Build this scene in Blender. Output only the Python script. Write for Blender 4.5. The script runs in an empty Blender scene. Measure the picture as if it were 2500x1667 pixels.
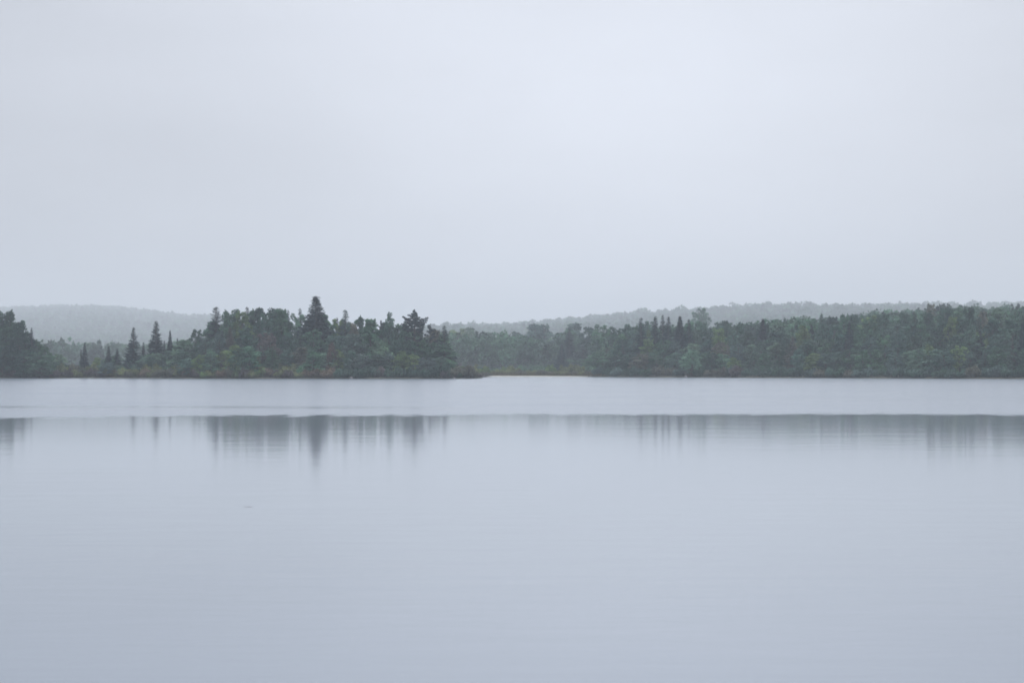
import bpy, math, random
import numpy as np

# ------------------------------------------------------------------ camera
sc = bpy.context.scene
C = sc.collection
CAM_H, FPX, HOR = 1.6, 5206.0, 902.0           # eye height, focal length and horizon in photo pixels
cam_d = bpy.data.cameras.new('camera'); cam = bpy.data.objects.new('camera', cam_d); C.objects.link(cam)
cam_d.sensor_width = 36.0; cam_d.lens = 36.0 * FPX / 2500.0
cam_d.clip_start = 0.1; cam_d.clip_end = 30000.0
cam.location = (0, 0, CAM_H)
cam.rotation_euler = (math.radians(90) + math.atan((HOR - 833.5) / FPX), 0, 0)
sc.camera = cam

# ------------------------------------------------------------------ sky and sun
SUN_EL, SUN_AZ = 48.0, 12.0                     # degrees; azimuth to the right of the view direction
world = bpy.data.worlds.new('World'); sc.world = world; world.use_nodes = True
wt = world.node_tree; wt.nodes.clear()


def nd(tree, kind, **kw):
    n = tree.nodes.new(kind)
    for k, v in kw.items():
        if hasattr(n, k) and not k[0].isdigit():
            setattr(n, k, v)
        else:
            n.inputs[int(k) if k.isdigit() else k].default_value = v
    return n


def mth(tree, op, a, b=None, c=None, clamp=False):
    n = tree.nodes.new('ShaderNodeMath'); n.operation = op; n.use_clamp = clamp
    for i, v in enumerate((a, b, c)):
        if v is None: continue
        if isinstance(v, (int, float)): n.inputs[i].default_value = v
        else: tree.links.new(v, n.inputs[i])
    return n.outputs[0]


def sstep(tree, v, lo, hi):
    n = tree.nodes.new('ShaderNodeMapRange'); n.interpolation_type = 'SMOOTHSTEP'
    tree.links.new(v, n.inputs[0])
    n.inputs[1].default_value = lo; n.inputs[2].default_value = hi
    n.inputs[3].default_value = 0; n.inputs[4].default_value = 1
    return n.outputs[0]


def mixc(tree, f, a, b, mode='MIX'):
    n = tree.nodes.new('ShaderNodeMix'); n.data_type = 'RGBA'; n.blend_type = mode
    for i, v in ((0, f), (6, a), (7, b)):
        if isinstance(v, (int, float)): n.inputs[i].default_value = v
        elif isinstance(v, tuple): n.inputs[i].default_value = v
        else: tree.links.new(v, n.inputs[i])
    return n.outputs[2]


sky = nd(wt, 'ShaderNodeTexSky', sky_type='NISHITA', sun_disc=False)
sky.sun_elevation = math.radians(SUN_EL); sky.sun_rotation = math.radians(SUN_AZ)
sky.dust_density = 4.0; sky.air_density = 1.0
tc = nd(wt, 'ShaderNodeTexCoord')
# overcast deck: a pale grey cloud sheet, a little brighter round the hidden sun, with broad soft patches
vn = nd(wt, 'ShaderNodeVectorMath', operation='NORMALIZE'); wt.links.new(tc.outputs['Generated'], vn.inputs[0])
sx = nd(wt, 'ShaderNodeSeparateXYZ'); wt.links.new(vn.outputs[0], sx.inputs[0])
dt = nd(wt, 'ShaderNodeVectorMath', operation='DOT_PRODUCT'); wt.links.new(vn.outputs[0], dt.inputs[0])
GA, GE = math.radians(2.2), math.radians(6)
dt.inputs[1].default_value = (math.sin(GA) * math.cos(GE), math.cos(GA) * math.cos(GE), math.sin(GE))
glow = mth(wt, 'POWER', mth(wt, 'MAXIMUM', dt.outputs['Value'], 0.0), 45.0)
mp = nd(wt, 'ShaderNodeMapping'); wt.links.new(vn.outputs[0], mp.inputs[0])
mp.inputs['Scale'].default_value = (2.6, 2.6, 4.2); mp.inputs['Location'].default_value = (1.3, 0.4, 0.2)
nz = nd(wt, 'ShaderNodeTexNoise'); wt.links.new(mp.outputs[0], nz.inputs['Vector'])
nz.inputs['Scale'].default_value = 1.6; nz.inputs['Detail'].default_value = 3.0; nz.inputs['Roughness'].default_value = 0.45
up = mth(wt, 'POWER', mth(wt, 'MAXIMUM', sx.outputs[2], 0.0), 1.9)
lum = mth(wt, 'ADD', mth(wt, 'MULTIPLY_ADD', glow, 0.23, 0.45), mth(wt, 'MULTIPLY', up, 1.55))
lum = mth(wt, 'ADD', lum, mth(wt, 'MULTIPLY', mth(wt, 'SUBTRACT', nz.outputs['Fac'], 0.5), 0.22))
mp2 = nd(wt, 'ShaderNodeMapping'); wt.links.new(vn.outputs[0], mp2.inputs[0]); mp2.inputs['Scale'].default_value = (5, 5, 24)
nz2 = nd(wt, 'ShaderNodeTexNoise'); wt.links.new(mp2.outputs[0], nz2.inputs['Vector'])
nz2.inputs['Scale'].default_value = 1.3; nz2.inputs['Detail'].default_value = 4.0
lum = mth(wt, 'ADD', lum, mth(wt, 'MULTIPLY', mth(wt, 'SUBTRACT', nz2.outputs['Fac'], 0.5), 0.07))
deck = nd(wt, 'ShaderNodeVectorMath', operation='SCALE')
deck.inputs[0].default_value = (0.958, 1.0, 1.105); wt.links.new(lum, deck.inputs['Scale'])
nis = nd(wt, 'ShaderNodeVectorMath', operation='SCALE'); wt.links.new(sky.outputs[0], nis.inputs[0])
nis.inputs['Scale'].default_value = 0.10
skyc = mixc(wt, 0.95, nis.outputs[0], deck.outputs[0])
bg = nd(wt, 'ShaderNodeBackground', Strength=1.0); wt.links.new(skyc, bg.inputs[0])
wo = nd(wt, 'ShaderNodeOutputWorld'); wt.links.new(bg.outputs[0], wo.inputs[0])

sun_d = bpy.data.lights.new('sun', 'SUN'); sun = bpy.data.objects.new('sun', sun_d); C.objects.link(sun)
sun_d.energy = 0.5; sun_d.angle = math.radians(40); sun_d.color = (1.0, 0.97, 0.93)
sun.rotation_euler = (math.radians(SUN_EL - 90), 0, math.radians(-SUN_AZ))
sun.location = (0, 0, 60)

sc.view_settings.view_transform = 'Standard'; sc.view_settings.look = 'None'
sc.view_settings.exposure = 0.26; sc.view_settings.gamma = 1.0; sc.view_settings.use_curve_mapping = False
sc.render.engine = 'CYCLES'
sc.cycles.use_denoising = True
sc.cycles.max_bounces = 6; sc.cycles.diffuse_bounces = 3; sc.cycles.glossy_bounces = 3
sc.cycles.transmission_bounces = 3; sc.cycles.volume_bounces = 2; sc.cycles.caustics_reflective = True
sc.cycles.sample_clamp_indirect = 6.0
sc.cycles.filter_width = 1.75

rng = np.random.default_rng(7)
random.seed(7)

# ------------------------------------------------------------------ materials
HAZE = 0.00034


def new_mat(name):
    m = bpy.data.materials.new(name); m.use_nodes = True
    m.node_tree.nodes.clear()
    return m, m.node_tree


def foliage_mat(name, source, translucency=0.22):
    """leaf colour = the plant's own colour (object colour or vertex tint) varied per leaf and per clump"""
    m, t = new_mat(name)
    if source == 'object':
        oi = nd(t, 'ShaderNodeObjectInfo'); col = oi.outputs['Color']
    else:
        a = nd(t, 'ShaderNodeAttribute', attribute_name='tint'); col = a.outputs['Color']
    tn = nd(t, 'ShaderNodeAttribute', attribute_name='tone')
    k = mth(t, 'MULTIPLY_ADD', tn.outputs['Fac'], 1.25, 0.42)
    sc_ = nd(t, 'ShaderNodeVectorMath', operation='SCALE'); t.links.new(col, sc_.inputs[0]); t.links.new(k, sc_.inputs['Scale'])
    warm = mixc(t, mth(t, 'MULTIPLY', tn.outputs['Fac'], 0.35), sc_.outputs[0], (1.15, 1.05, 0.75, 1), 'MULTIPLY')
    p = nd(t, 'ShaderNodeBsdfPrincipled'); t.links.new(warm, p.inputs['Base Color'])
    p.inputs['Roughness'].default_value = 0.65; p.inputs['Specular IOR Level'].default_value = 0.3
    tr = nd(t, 'ShaderNodeBsdfTranslucent'); t.links.new(warm, tr.inputs[0])
    mx = nd(t, 'ShaderNodeMixShader'); mx.inputs[0].default_value = translucency
    t.links.new(p.outputs[0], mx.inputs[1]); t.links.new(tr.outputs[0], mx.inputs[2])
    o = nd(t, 'ShaderNodeOutputMaterial'); t.links.new(mx.outputs[0], o.inputs[0])
    return m


def noise_mat(name, c1, c2, scale, rough=0.9, bump=0.0, detail=6):
    m, t = new_mat(name)
    tcn = nd(t, 'ShaderNodeTexCoord')
    n = nd(t, 'ShaderNodeTexNoise'); t.links.new(tcn.outputs['Object'], n.inputs['Vector'])
    n.inputs['Scale'].default_value = scale; n.inputs['Detail'].default_value = detail
    f = sstep(t, n.outputs['Fac'], 0.35, 0.65)
    p = nd(t, 'ShaderNodeBsdfPrincipled'); t.links.new(mixc(t, f, c1 + (1,), c2 + (1,)), p.inputs['Base Color'])
    p.inputs['Roughness'].default_value = rough
    if bump:
        b = nd(t, 'ShaderNodeBump'); b.inputs['Strength'].default_value = bump
        t.links.new(n.outputs['Fac'], b.inputs['Height']); t.links.new(b.outputs[0], p.inputs['Normal'])
    o = nd(t, 'ShaderNodeOutputMaterial'); t.links.new(p.outputs[0], o.inputs[0])
    return m


M_LEAF = foliage_mat('leaves', 'object')
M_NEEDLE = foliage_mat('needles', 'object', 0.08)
M_FAR = foliage_mat('far_leaves', 'tint')
M_BARK = noise_mat('bark', (0.05, 0.042, 0.036), (0.12, 0.105, 0.09), 3.0, bump=0.4)
M_GROUND = noise_mat('forest_floor', (0.022, 0.030, 0.014), (0.05, 0.048, 0.024), 0.15, bump=0.3)
M_SAND = noise_mat('sand', (0.25, 0.24, 0.20), (0.36, 0.345, 0.30), 0.5)
M_ROCK = noise_mat('granite', (0.12, 0.12, 0.115), (0.24, 0.235, 0.225), 4.0, bump=0.5)
M_TWIG = noise_mat('wet_wood', (0.10, 0.09, 0.08), (0.2, 0.185, 0.17), 30.0)


def water_mat():
    m, t = new_mat('lake_water')
    g = nd(t, 'ShaderNodeNewGeometry')
    s = nd(t, 'ShaderNodeSeparateXYZ'); t.links.new(g.outputs['Position'], s.inputs[0])
    X, Y = s.outputs[0], s.outputs[1]

    def nse(sx_, sy_, sc_=1.0, det=3.0, off=0.0, rough=0.5):
        mp_ = nd(t, 'ShaderNodeMapping'); t.links.new(g.outputs['Position'], mp_.inputs[0])
        mp_.inputs['Scale'].default_value = (sx_, sy_, 1); mp_.inputs['Location'].default_value = (off, off * 0.7, 0)
        n_ = nd(t, 'ShaderNodeTexNoise'); t.links.new(mp_.outputs[0], n_.inputs['Vector'])
        n_.inputs['Scale'].default_value = sc_; n_.inputs['Detail'].default_value = det
        n_.inputs['Roughness'].default_value = rough
        return n_.outputs['Fac']

    # where the breeze ruffles the lake: everything beyond a wavering line some 70 m out
    edge = mth(t, 'ADD', mth(t, 'MULTIPLY_ADD', mth(t, 'MINIMUM', X, 0.0), 0.32, 77.5), mth(t, 'MULTIPLY', mth(t, 'MAXIMUM', X, 0.0), -0.09))
    wob = mth(t, 'MULTIPLY', mth(t, 'SUBTRACT', nse(0.10, 0.03, det=3), 0.5), 9.0)
    fine = mth(t, 'MULTIPLY', mth(t, 'SUBTRACT', nse(1.3, 0.45, det=3, off=3.1), 0.5), mth(t, 'MULTIPLY_ADD', sstep(t, mth(t, 'MULTIPLY', X, -1.0), -4.0, 6.0), 5.0, 8.0))
    d = mth(t, 'SUBTRACT', Y, mth(t, 'ADD', edge, mth(t, 'ADD', wob, fine)))
    ruffled = sstep(t, d, -3.0, 3.0)
    # a calm lane through the ruffled water on the left, and calm ribbons close under the wooded shore
    lane_y = mth(t, 'MULTIPLY_ADD', X, -0.10, 89.5)
    lane = mth(t, 'ABSOLUTE', mth(t, 'SUBTRACT', mth(t, 'SUBTRACT', Y, lane_y), mth(t, 'MULTIPLY', wob, 0.35)))
    lane = mth(t, 'SUBTRACT', 1.0, sstep(t, lane, 0.5, 6.0))
    lane = mth(t, 'MULTIPLY', lane, mth(t, 'SUBTRACT', 1.0, sstep(t, X, -9.0, 1.0)))
    lane = mth(t, 'MULTIPLY', lane, mth(t, 'MULTIPLY_ADD', nse(0.25, 0.2, off=9.0), 0.8, 0.45))
    rib = nse(0.010, 0.085, det=2, off=5.0)
    rib = mth(t, 'MULTIPLY', sstep(t, rib, 0.56, 0.63), sstep(t, Y, 300.0, 335.0))
    ruffled = mth(t, 'MULTIPLY', ruffled, mth(t, 'SUBTRACT', 1.0, mth(t, 'MULTIPLY', lane, 0.62)))
    ruffled = mth(t, 'MULTIPLY', ruffled, mth(t, 'SUBTRACT', 1.0, mth(t, 'MULTIPLY', rib, 0.8)))
    # slope of the small waves
    patch = nse(0.015, 0.05, det=2, off=1.0)
    r_calm = mth(t, 'MULTIPLY_ADD', patch, 0.025, 0.050)
    r_wind = mth(t, 'MULTIPLY_ADD', patch, 0.07, 0.165)
    rough = mth(t, 'ADD', r_calm, mth(t, 'MULTIPLY', ruffled, mth(t, 'SUBTRACT', r_wind, r_calm)))
    h = mth(t, 'ADD', mth(t, 'MULTIPLY', nse(0.7, 1.5, det=3, off=2.0), 0.009), mth(t, 'MULTIPLY', nse(0.2, 0.4, det=2, off=7.0), 0.012))
    b = nd(t, 'ShaderNodeBump'); t.links.new(h, b.inputs['Height'])
    b.inputs['Distance'].default_value = 1.0
    t.links.new(mth(t, 'MULTIPLY_ADD', ruffled, 0.40, 0.17), b.inputs['Strength'])
    p = nd(t, 'ShaderNodeBsdfPrincipled')
    p.inputs['Base Color'].default_value = (0.165, 0.197, 0.235, 1)
    p.inputs['IOR'].default_value = 1.333
    t.links.new(rough, p.inputs['Roughness']); t.links.new(b.outputs[0], p.inputs['Normal'])
    o = nd(t, 'ShaderNodeOutputMaterial'); t.links.new(p.outputs[0], o.inputs[0])
    return m


# ------------------------------------------------------------------ helpers
def mesh_np(name, verts, faces_flat, n_per_face, mat, tone=None, tint=None, smooth=False):
    me = bpy.data.meshes.new(name)
    nv = len(verts); nf = len(faces_flat) // n_per_face
    me.vertices.add(nv); me.vertices.foreach_set('co', np.asarray(verts, np.float32).ravel())
    me.loops.add(len(faces_flat)); me.loops.foreach_set('vertex_index', np.asarray(faces_flat, np.int32))
    me.polygons.add(nf)
    me.polygons.foreach_set('loop_start', np.arange(0, nf * n_per_face, n_per_face, dtype=np.int32))
    if tone is not None:
        a = me.attributes.new('tone', 'FLOAT', 'POINT'); a.data.foreach_set('value', np.asarray(tone, np.float32))
    if tint is not None:
        a = me.attributes.new('tint', 'FLOAT_COLOR', 'POINT')
        a.data.foreach_set('color', np.concatenate([tint, np.ones((nv, 1))], 1).astype(np.float32).ravel())
    me.materials.append(mat)
    me.update(calc_edges=True); me.validate()
    if smooth: me.polygons.foreach_set('use_smooth', np.ones(nf, bool))
    return me


def link(name, me, parent=None):
    o = bpy.data.objects.new(name, me); C.objects.link(o)
    if parent is not None: o.parent = parent
    return o


def unit(v):
    return v / np.maximum(np.linalg.norm(v, axis=-1, keepdims=True), 1e-9)


class Leaves:
    """small rhombic leaf sprays: centre, half-length vector, half-width vector, tone"""
    def __init__(self): self.c, self.a, self.b, self.t = [], [], [], []

    def add(self, c, a, b, t):
        self.c.append(c); self.a.append(a); self.b.append(b); self.t.append(t)

    def mesh(self, name, mat):
        c, a, b, t = (np.concatenate(x) for x in (self.c, self.a, self.b, self.t))
        v = np.stack([c - a, c - b, c + a * 1.1, c + b], 1).reshape(-1, 3)
        return mesh_np(name, v, np.arange(len(v)), 4, mat, tone=np.repeat(t, 4))


def tubes(paths, sides=6):
    """tapered limbs: list of (points, radii)"""
    V, F, off = [], [], 0
    for pts, rad in paths:
        pts = np.asarray(pts, float); n = len(pts)
        tan = unit(np.gradient(pts, axis=0))
        ref = np.where(np.abs(tan[:, 2:3]) > 0.9, np.array([[1., 0, 0]]), np.array([[0, 0, 1.]]))
        u = unit(np.cross(tan, ref)); w = np.cross(tan, u)
        ang = np.linspace(0, 2 * np.pi, sides, endpoint=False)
        ring = pts[:, None] + np.asarray(rad)[:, None, None] * (np.cos(ang)[None, :, None] * u[:, None] + np.sin(ang)[None, :, None] * w[:, None])
        V.append(ring.reshape(-1, 3))
        for i in range(n - 1):
            for k in range(sides):
                k2 = (k + 1) % sides
                F += [off + i * sides + k, off + i * sides + k2, off + (i + 1) * sides + k2, off + (i + 1) * sides + k]
        off += n * sides
    return np.concatenate(V), np.array(F)


def puff(L, r, c, rad, n, size, base_tone):
    """a clump of leaves filling the outer part of an ellipsoid"""
    d = unit(r.normal(size=(n, 3)))
    d[:, 2] = np.abs(d[:, 2]) * np.where(r.random(n) < 0.72, 1, -1)
    rr = r.uniform(0.45, 1.08, n) ** 0.6
    pos = c + d * rr[:, None] * np.asarray(rad)
    nrm = unit(d + r.normal(size=(n, 3)) * 0.7)
    a = unit(np.cross(nrm, r.normal(size=(n, 3)))); b = np.cross(nrm, a)
    s = size * r.uniform(0.6, 1.35, n)
    tone = np.clip(base_tone + r.normal(size=n) * 0.16, 0, 1)
    L.add(pos, a * s[:, None], b * s[:, None] * 0.62, tone)


# ---- tree prototypes, all about 10 m tall -----------------------------------------------------------
def leafy_proto(seed, kind):
    r = np.random.default_rng(seed); L = Leaves(); H = 10.0; paths = []
    lean = r.normal(size=2) * 0.25
    trunk = [(0, 0, -0.6)] + [(lean[0] * (z / H) ** 2 + r.normal() * 0.06, lean[1] * (z / H) ** 2 + r.normal() * 0.06, z) for z in (0.3, 2.2, 4.4, 6.4, 8.0, 9.2)]
    paths.append((trunk, [0.24, 0.20, 0.165, 0.13, 0.09, 0.055, 0.02]))
    R = {'round': 2.5, 'upright': 1.7, 'loose': 2.2, 'broad': 3.0}[kind]
    n_p = {'round': 46, 'upright': 40, 'loose': 34, 'broad': 54}[kind]
    for i in range(n_p):
        f = (i + r.random()) / n_p
        z = 0.9 + f * 8.6
        prof = {'round': math.sin(math.pi * min(1, 0.16 + 0.80 * f)) ** 0.7,
                'upright': math.sin(math.pi * min(1, 0.22 + 0.74 * f)) ** 0.8,
                'loose': (1.05 - f) ** 0.55 * 0.95,
                'broad': math.sin(math.pi * min(1, 0.25 + 0.62 * f)) ** 0.6}[kind]
        az = i * 2.399 + r.normal() * 0.5
        rad = R * prof * math.sqrt(r.uniform(0.12, 1.0)) * r.uniform(0.8, 1.12)
        c = np.array([math.cos(az) * rad + lean[0] * f, math.sin(az) * rad + lean[1] * f, z])
        pr = r.uniform(0.55, 1.0) * (0.72 if f > 0.8 else 1.0)
        puff(L, r, c, (pr, pr, pr * r.uniform(0.55, 0.95)), int(150 * pr ** 1.6) + 20, 0.16, r.uniform(0.2, 0.85))
        z0 = max(0.5, z - rad * 0.8 - 0.4)
        k = z0 / H
        p0 = np.array([lean[0] * k * k, lean[1] * k * k, z0])
        mid = p0 * 0.5 + c * 0.5 + np.array([0, 0, 0.15])
        if i % 2 == 0: paths.append(([p0, mid, c], [0.065, 0.045, 0.015]))
    # thin leading shoots that break the outline
    for i in range({'round': 7, 'broad': 5}.get(kind, 15)):
        az = r.uniform(0, 6.28); f = r.uniform(0.55, 1.0)
        rad = R * (1.05 - f) ** 0.5 * r.uniform(0.3, 0.9)
        b0 = np.array([math.cos(az) * rad, math.sin(az) * rad, 1 + f * 8.3])
        tip = b0 + np.array([math.cos(az) * 0.35, math.sin(az) * 0.35, r.uniform(0.4, 0.9)])
        n = 26
        tt = r.random(n)
        pos = b0 + (tip - b0) * tt[:, None] + r.normal(size=(n, 3)) * 0.13 * (1.15 - tt[:, None])
        nrm = unit(r.normal(size=(n, 3))); a = unit(np.cross(nrm, r.normal(size=(n, 3)))); bb = np.cross(nrm, a)
        s = 0.13 * r.uniform(0.6, 1.3, n)
        L.add(pos, a * s[:, None], bb * s[:, None] * 0.6, np.clip(r.normal(size=n) * 0.15 + 0.6, 0, 1))
        paths.append(([b0, tip], [0.02, 0.006]))
    tv, tf = tubes(paths, 5)
    return mesh_np('leafy_trunk', tv, tf, 4, M_BARK, smooth=True), L.mesh('leafy_crown', M_LEAF), 2 * R


def spruce_proto(seed, R, dens=1.0, ragged=0.25, power=0.85, droop=0.25, top_bare=0.0):
    r = np.random.default_rng(seed); L = Leaves(); H = 10.0
    paths = [([(0, 0, -0.6), (0.02, 0, 3), (-0.02, 0.02, 6), (0, 0, 8.5), (0, 0, 10)], [0.19, 0.155, 0.10, 0.05, 0.012])]
    z = 0.5
    while z < 9.85:
        f = z / H
        nb = max(3, int(r.integers(6, 9) * dens * (1 - 0.45 * f)))
        whorl = r.uniform(1 - ragged * 0.6, 1 + ragged * 0.4)
        for k in range(nb):
            az = r.uniform(0, 2 * math.pi)
            ln = (R * (1 - f) ** power + 0.03) * whorl * r.uniform(1 - ragged, 1 + ragged * 0.7)
            el = -droop + 0.75 * f ** 1.5 + r.normal() * 0.10
            dirv = np.array([math.cos(az) * math.cos(el), math.sin(az) * math.cos(el), math.sin(el)])
            side = np.array([-math.sin(az), math.cos(az), 0])
            n = max(4, int(ln / 0.105))
            tt = (np.arange(n) + r.random(n)) / n
            tt = 0.12 + 0.88 * tt
            sag = np.stack([np.zeros(n), np.zeros(n), -0.16 * ln * np.sin(tt * 2.6) * (1 - f)], 1)
            base = np.array([0, 0, z]) + dirv * (tt * ln)[:, None] + sag
            wid = (0.34 * (1.05 - tt) + 0.09) * (0.55 + 0.45 * min(1.0, ln))
            for sgn in (-1, 1):
                off = side * (sgn * wid * r.uniform(0.3, 1.0, n))[:, None] + r.normal(size=(n, 3)) * 0.05
                a = unit(dirv * 0.7 + side * sgn * 0.7 + r.normal(size=(n, 3)) * 0.25 + np.array([0, 0, -0.25]))
                nn = unit(np.array([0, 0, 1.0]) + r.normal(size=(n, 3)) * 0.55)
                b = unit(np.cross(nn, a))
                s = 0.185 * r.uniform(0.7, 1.3, n) * (0.35 + 0.65 * (1 - f))
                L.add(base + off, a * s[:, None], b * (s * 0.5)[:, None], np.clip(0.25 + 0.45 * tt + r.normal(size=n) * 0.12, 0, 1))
            # hanging needle curtain so the tree is not see-through from the side
            b = np.array([0, 0, -1.0]) + r.normal(size=(n, 3)) * 0.3
            s = 0.15 * r.uniform(0.6, 1.2, n) * (0.3 + 0.7 * (1 - f))
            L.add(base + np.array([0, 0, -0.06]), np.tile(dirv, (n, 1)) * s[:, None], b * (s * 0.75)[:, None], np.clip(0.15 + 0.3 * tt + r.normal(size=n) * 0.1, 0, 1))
            if k % 3 == 0: paths.append(([np.array([0, 0, z]), np.array([0, 0, z]) + dirv * ln * 0.8], [0.022, 0.006]))
        z += r.uniform(0.20, 0.34) / dens ** 0.5 * (1.0 - 0.35 * f)
    tv, tf = tubes(paths, 5)
    return mesh_np('spruce_trunk', tv, tf, 4, M_BARK, smooth=True), L.mesh('spruce_crown', M_NEEDLE), 2 * R


def pine_proto(seed, R, limbs, flat):
    """open crown of long, near-level limbs that carry separate needle plates"""
    r = np.random.default_rng(seed); L = Leaves(); H = 10.0
    paths = [([(0, 0, -0.6), (0.05, 0, 3), (0.02, 0.03, 6), (0, 0, 8.4), (0.05, 0, 9.7)], [0.24, 0.20, 0.14, 0.075, 0.02])]
    for i in range(limbs):
        f = 0.18 + 0.80 * (i + r.random() * 0.6) / limbs
        z = f * H * 0.97
        az = i * 2.2 + r.normal() * 0.5
        ln = R * min(1.0, (1.04 - f) * 2.3) ** 0.75 * r.uniform(0.62, 1.12) + 0.15
        el = r.uniform(-0.02, 0.22) + 0.45 * max(0, f - 0.8)
        dv = np.array([math.cos(az) * math.cos(el), math.sin(az) * math.cos(el), math.sin(el)])
        p0 = np.array([0, 0, z - 0.15]); tip = p0 + dv * ln + np.array([0, 0, 0.10 * ln])
        paths.append(([p0, p0 + dv * ln * 0.55, tip], [0.055, 0.035, 0.012]))
        m = max(2, int(ln / 0.42))
        for j in range(m):
            tt = 0.30 + 0.74 * (j + 0.5) / m
            c = p0 + (tip - p0) * tt + np.array([r.normal() * 0.16, r.normal() * 0.16, 0.10])
            pr = r.uniform(0.26, 0.46) * (1.15 - 0.35 * tt)
            puff(L, r, c, (pr * 1.35, pr * 1.35, pr * flat), 46, 0.11, r.uniform(0.2, 0.6))
    for j in range(7):
        puff(L, r, np.array([r.normal() * 0.12, r.normal() * 0.12, 8.6 + j * 0.2]), (0.30 - 0.035 * j, 0.30 - 0.035 * j, 0.22), 36, 0.09, 0.4)
    tv, tf = tubes(paths, 5)
    return mesh_np('pine_trunk', tv, tf, 4, M_BARK, smooth=True), L.mesh('pine_crown', M_NEEDLE), 2 * R


def level_pine_proto(seed):
    """old pine with a thick pointed leader and a few long level limbs, upturned at their ends, on both sides"""
    r = np.random.default_rng(seed); L = Leaves(); R = 1.9
    paths = [([(0, 0, -0.6), (0.05, 0, 3), (-0.03, 0.03, 6), (0.02, 0, 8.4), (0, 0, 9.9)], [0.24, 0.20, 0.15, 0.085, 0.02])]
    for j in range(16):
        k = j / 15
        puff(L, r, np.array([r.normal() * 0.13, r.normal() * 0.13, 7.9 + 2.0 * k]), (0.46 - 0.36 * k, 0.46 - 0.36 * k, 0.24), 44, 0.10, r.uniform(0.2, 0.6))
    limbs = [(0.955, -1, .22), (0.93, 1, .26), (0.925, -1, .52), (0.895, 1, .42), (0.885, -1, .95), (0.87, 1, .98), (0.85, -1, .70), (0.835, 1, .92), (0.815, -1, .84), (0.80, 1, 1.0),
             (0.775, -1, 1.0), (0.765, 1, .72), (0.74, -1, .8), (0.73, 1, .95), (0.70, -1, .9), (0.69, 1, .8)]
    limbs += [(r.uniform(0.15, 0.92), 0, r.uniform(0.45, 0.95)) for _ in range(30)]
    for f, sd, ln in limbs:
        az = (0 if sd > 0 else math.pi) + r.normal() * 0.35 if sd else r.uniform(0, 6.28)
        ln = ln * R * (1.0 if sd else min(1.0, (1.02 - f) * 4.0)); z = 10 * f - 0.15
        dv = np.array([math.cos(az), math.sin(az), 0.02]); p0 = np.array([0, 0, z])
        mid = p0 + dv * ln * 0.6 + np.array([0, 0, -0.10]); tip = p0 + dv * ln + np.array([0, 0, 0.12 * ln])
        paths.append(([p0, mid, tip], [0.055, 0.035, 0.012]))
        m = max(3, int(ln / 0.26))
        for j in range(m):
            tt = 0.25 + 0.78 * (j + 0.5) / m
            c = (p0 + (mid - p0) * tt / 0.6 if tt < 0.6 else mid + (tip - mid) * (tt - 0.6) / 0.4) + np.array([r.normal() * 0.08, r.normal() * 0.10, 0.06])
            pr = r.uniform(0.20, 0.34) * (1.1 - 0.4 * tt)
            puff(L, r, c, (pr * 1.25, pr * 1.25, pr * 0.6), 34, 0.095, r.uniform(0.2, 0.6))
    tv, tf = tubes(paths, 5)
    return mesh_np('pine_trunk', tv, tf, 4, M_BARK, smooth=True), L.mesh('pine_crown', M_NEEDLE), 2 * R


def shrub_proto(seed):
    """a 2 m wide, 1.2 m tall thicket dome on many stems, leafy to the ground"""
    r = np.random.default_rng(seed); L = Leaves()
    for i in range(15):
        az = r.uniform(0, 6.28); rad = math.sqrt(r.random()) * 0.85
        zt = (1.05 - 0.65 * rad ** 1.5) * r.uniform(0.6, 1.05)
        c = np.array([math.cos(az) * rad, math.sin(az) * rad, zt * 0.68])
        puff(L, r, c, (0.34, 0.34, zt * 0.42), 75, 0.075, r.uniform(0.2, 0.8))
    n = 120
    az = r.uniform(0, 6.28, n); rad = np.sqrt(r.random(n)) * 0.9
    pos = np.stack([np.cos(az) * rad, np.sin(az) * rad, r.uniform(0.0, 0.5, n)], 1)
    a = unit(np.stack([r.normal(size=n) * 0.3, r.normal(size=n) * 0.3, np.ones(n)], 1)); b = unit(np.cross(a, r.normal(size=(n, 3))))
    L.add(pos, a * 0.28, b * 0.03, np.full(n, 0.2))
    return L.mesh('shrub', M_LEAF)


# ------------------------------------------------------------------ the lie of the land
SHORE = np.array([(-9000, 700), (-3000, 430), (-400, 405), (0, 394), (110, 393), (200, 401), (330, 396), (500, 381), (800, 378), (1000, 377), (1100, 377), (1150, 380), (1170, 385),
                  (1179, 400), (1186, 450), (1194, 496), (1300, 489), (1420, 470), (1600, 440), (1750, 428), (1900, 408), (2060, 396), (2200, 384), (2350, 371), (2500, 364), (2900, 350), (11000, 500)], float)
SLOPE = np.array([(-9000, .0), (700, .0), (1000, .004), (1300, .003), (1600, .008), (1750, .010), (1880, .018), (1960, .022), (2060, .022), (2130, .027), (2300, .031), (2600, .033), (11000, .02)], float)
HILL_H = np.array([(-9000, 105), (-300, 127), (0, 125), (150, 128), (230, 125), (300, 121), (420, 109), (520, 101), (700, 70), (900, 42), (1050, 46), (1200, 47), (1330, 52), (1450, 57), (1600, 64), (1750, 69), (1880, 76), (2000, 75), (2230, 77), (2500, 76), (2900, 76), (11000, 70)], float)
HILL_0 = np.array([(-9000, 1400), (450, 1400), (900, 1200), (11000, 1100)], float)
HILL_1 = np.array([(-9000, 5300), (450, 5200), (800, 4200), (1050, 3300), (11000, 3400)], float)


def ip(tab, v): return np.interp(v, tab[:, 0], tab[:, 1])


def to_px(x, y): return 1250.0 + FPX * x / np.maximum(y, 1.0)


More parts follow.
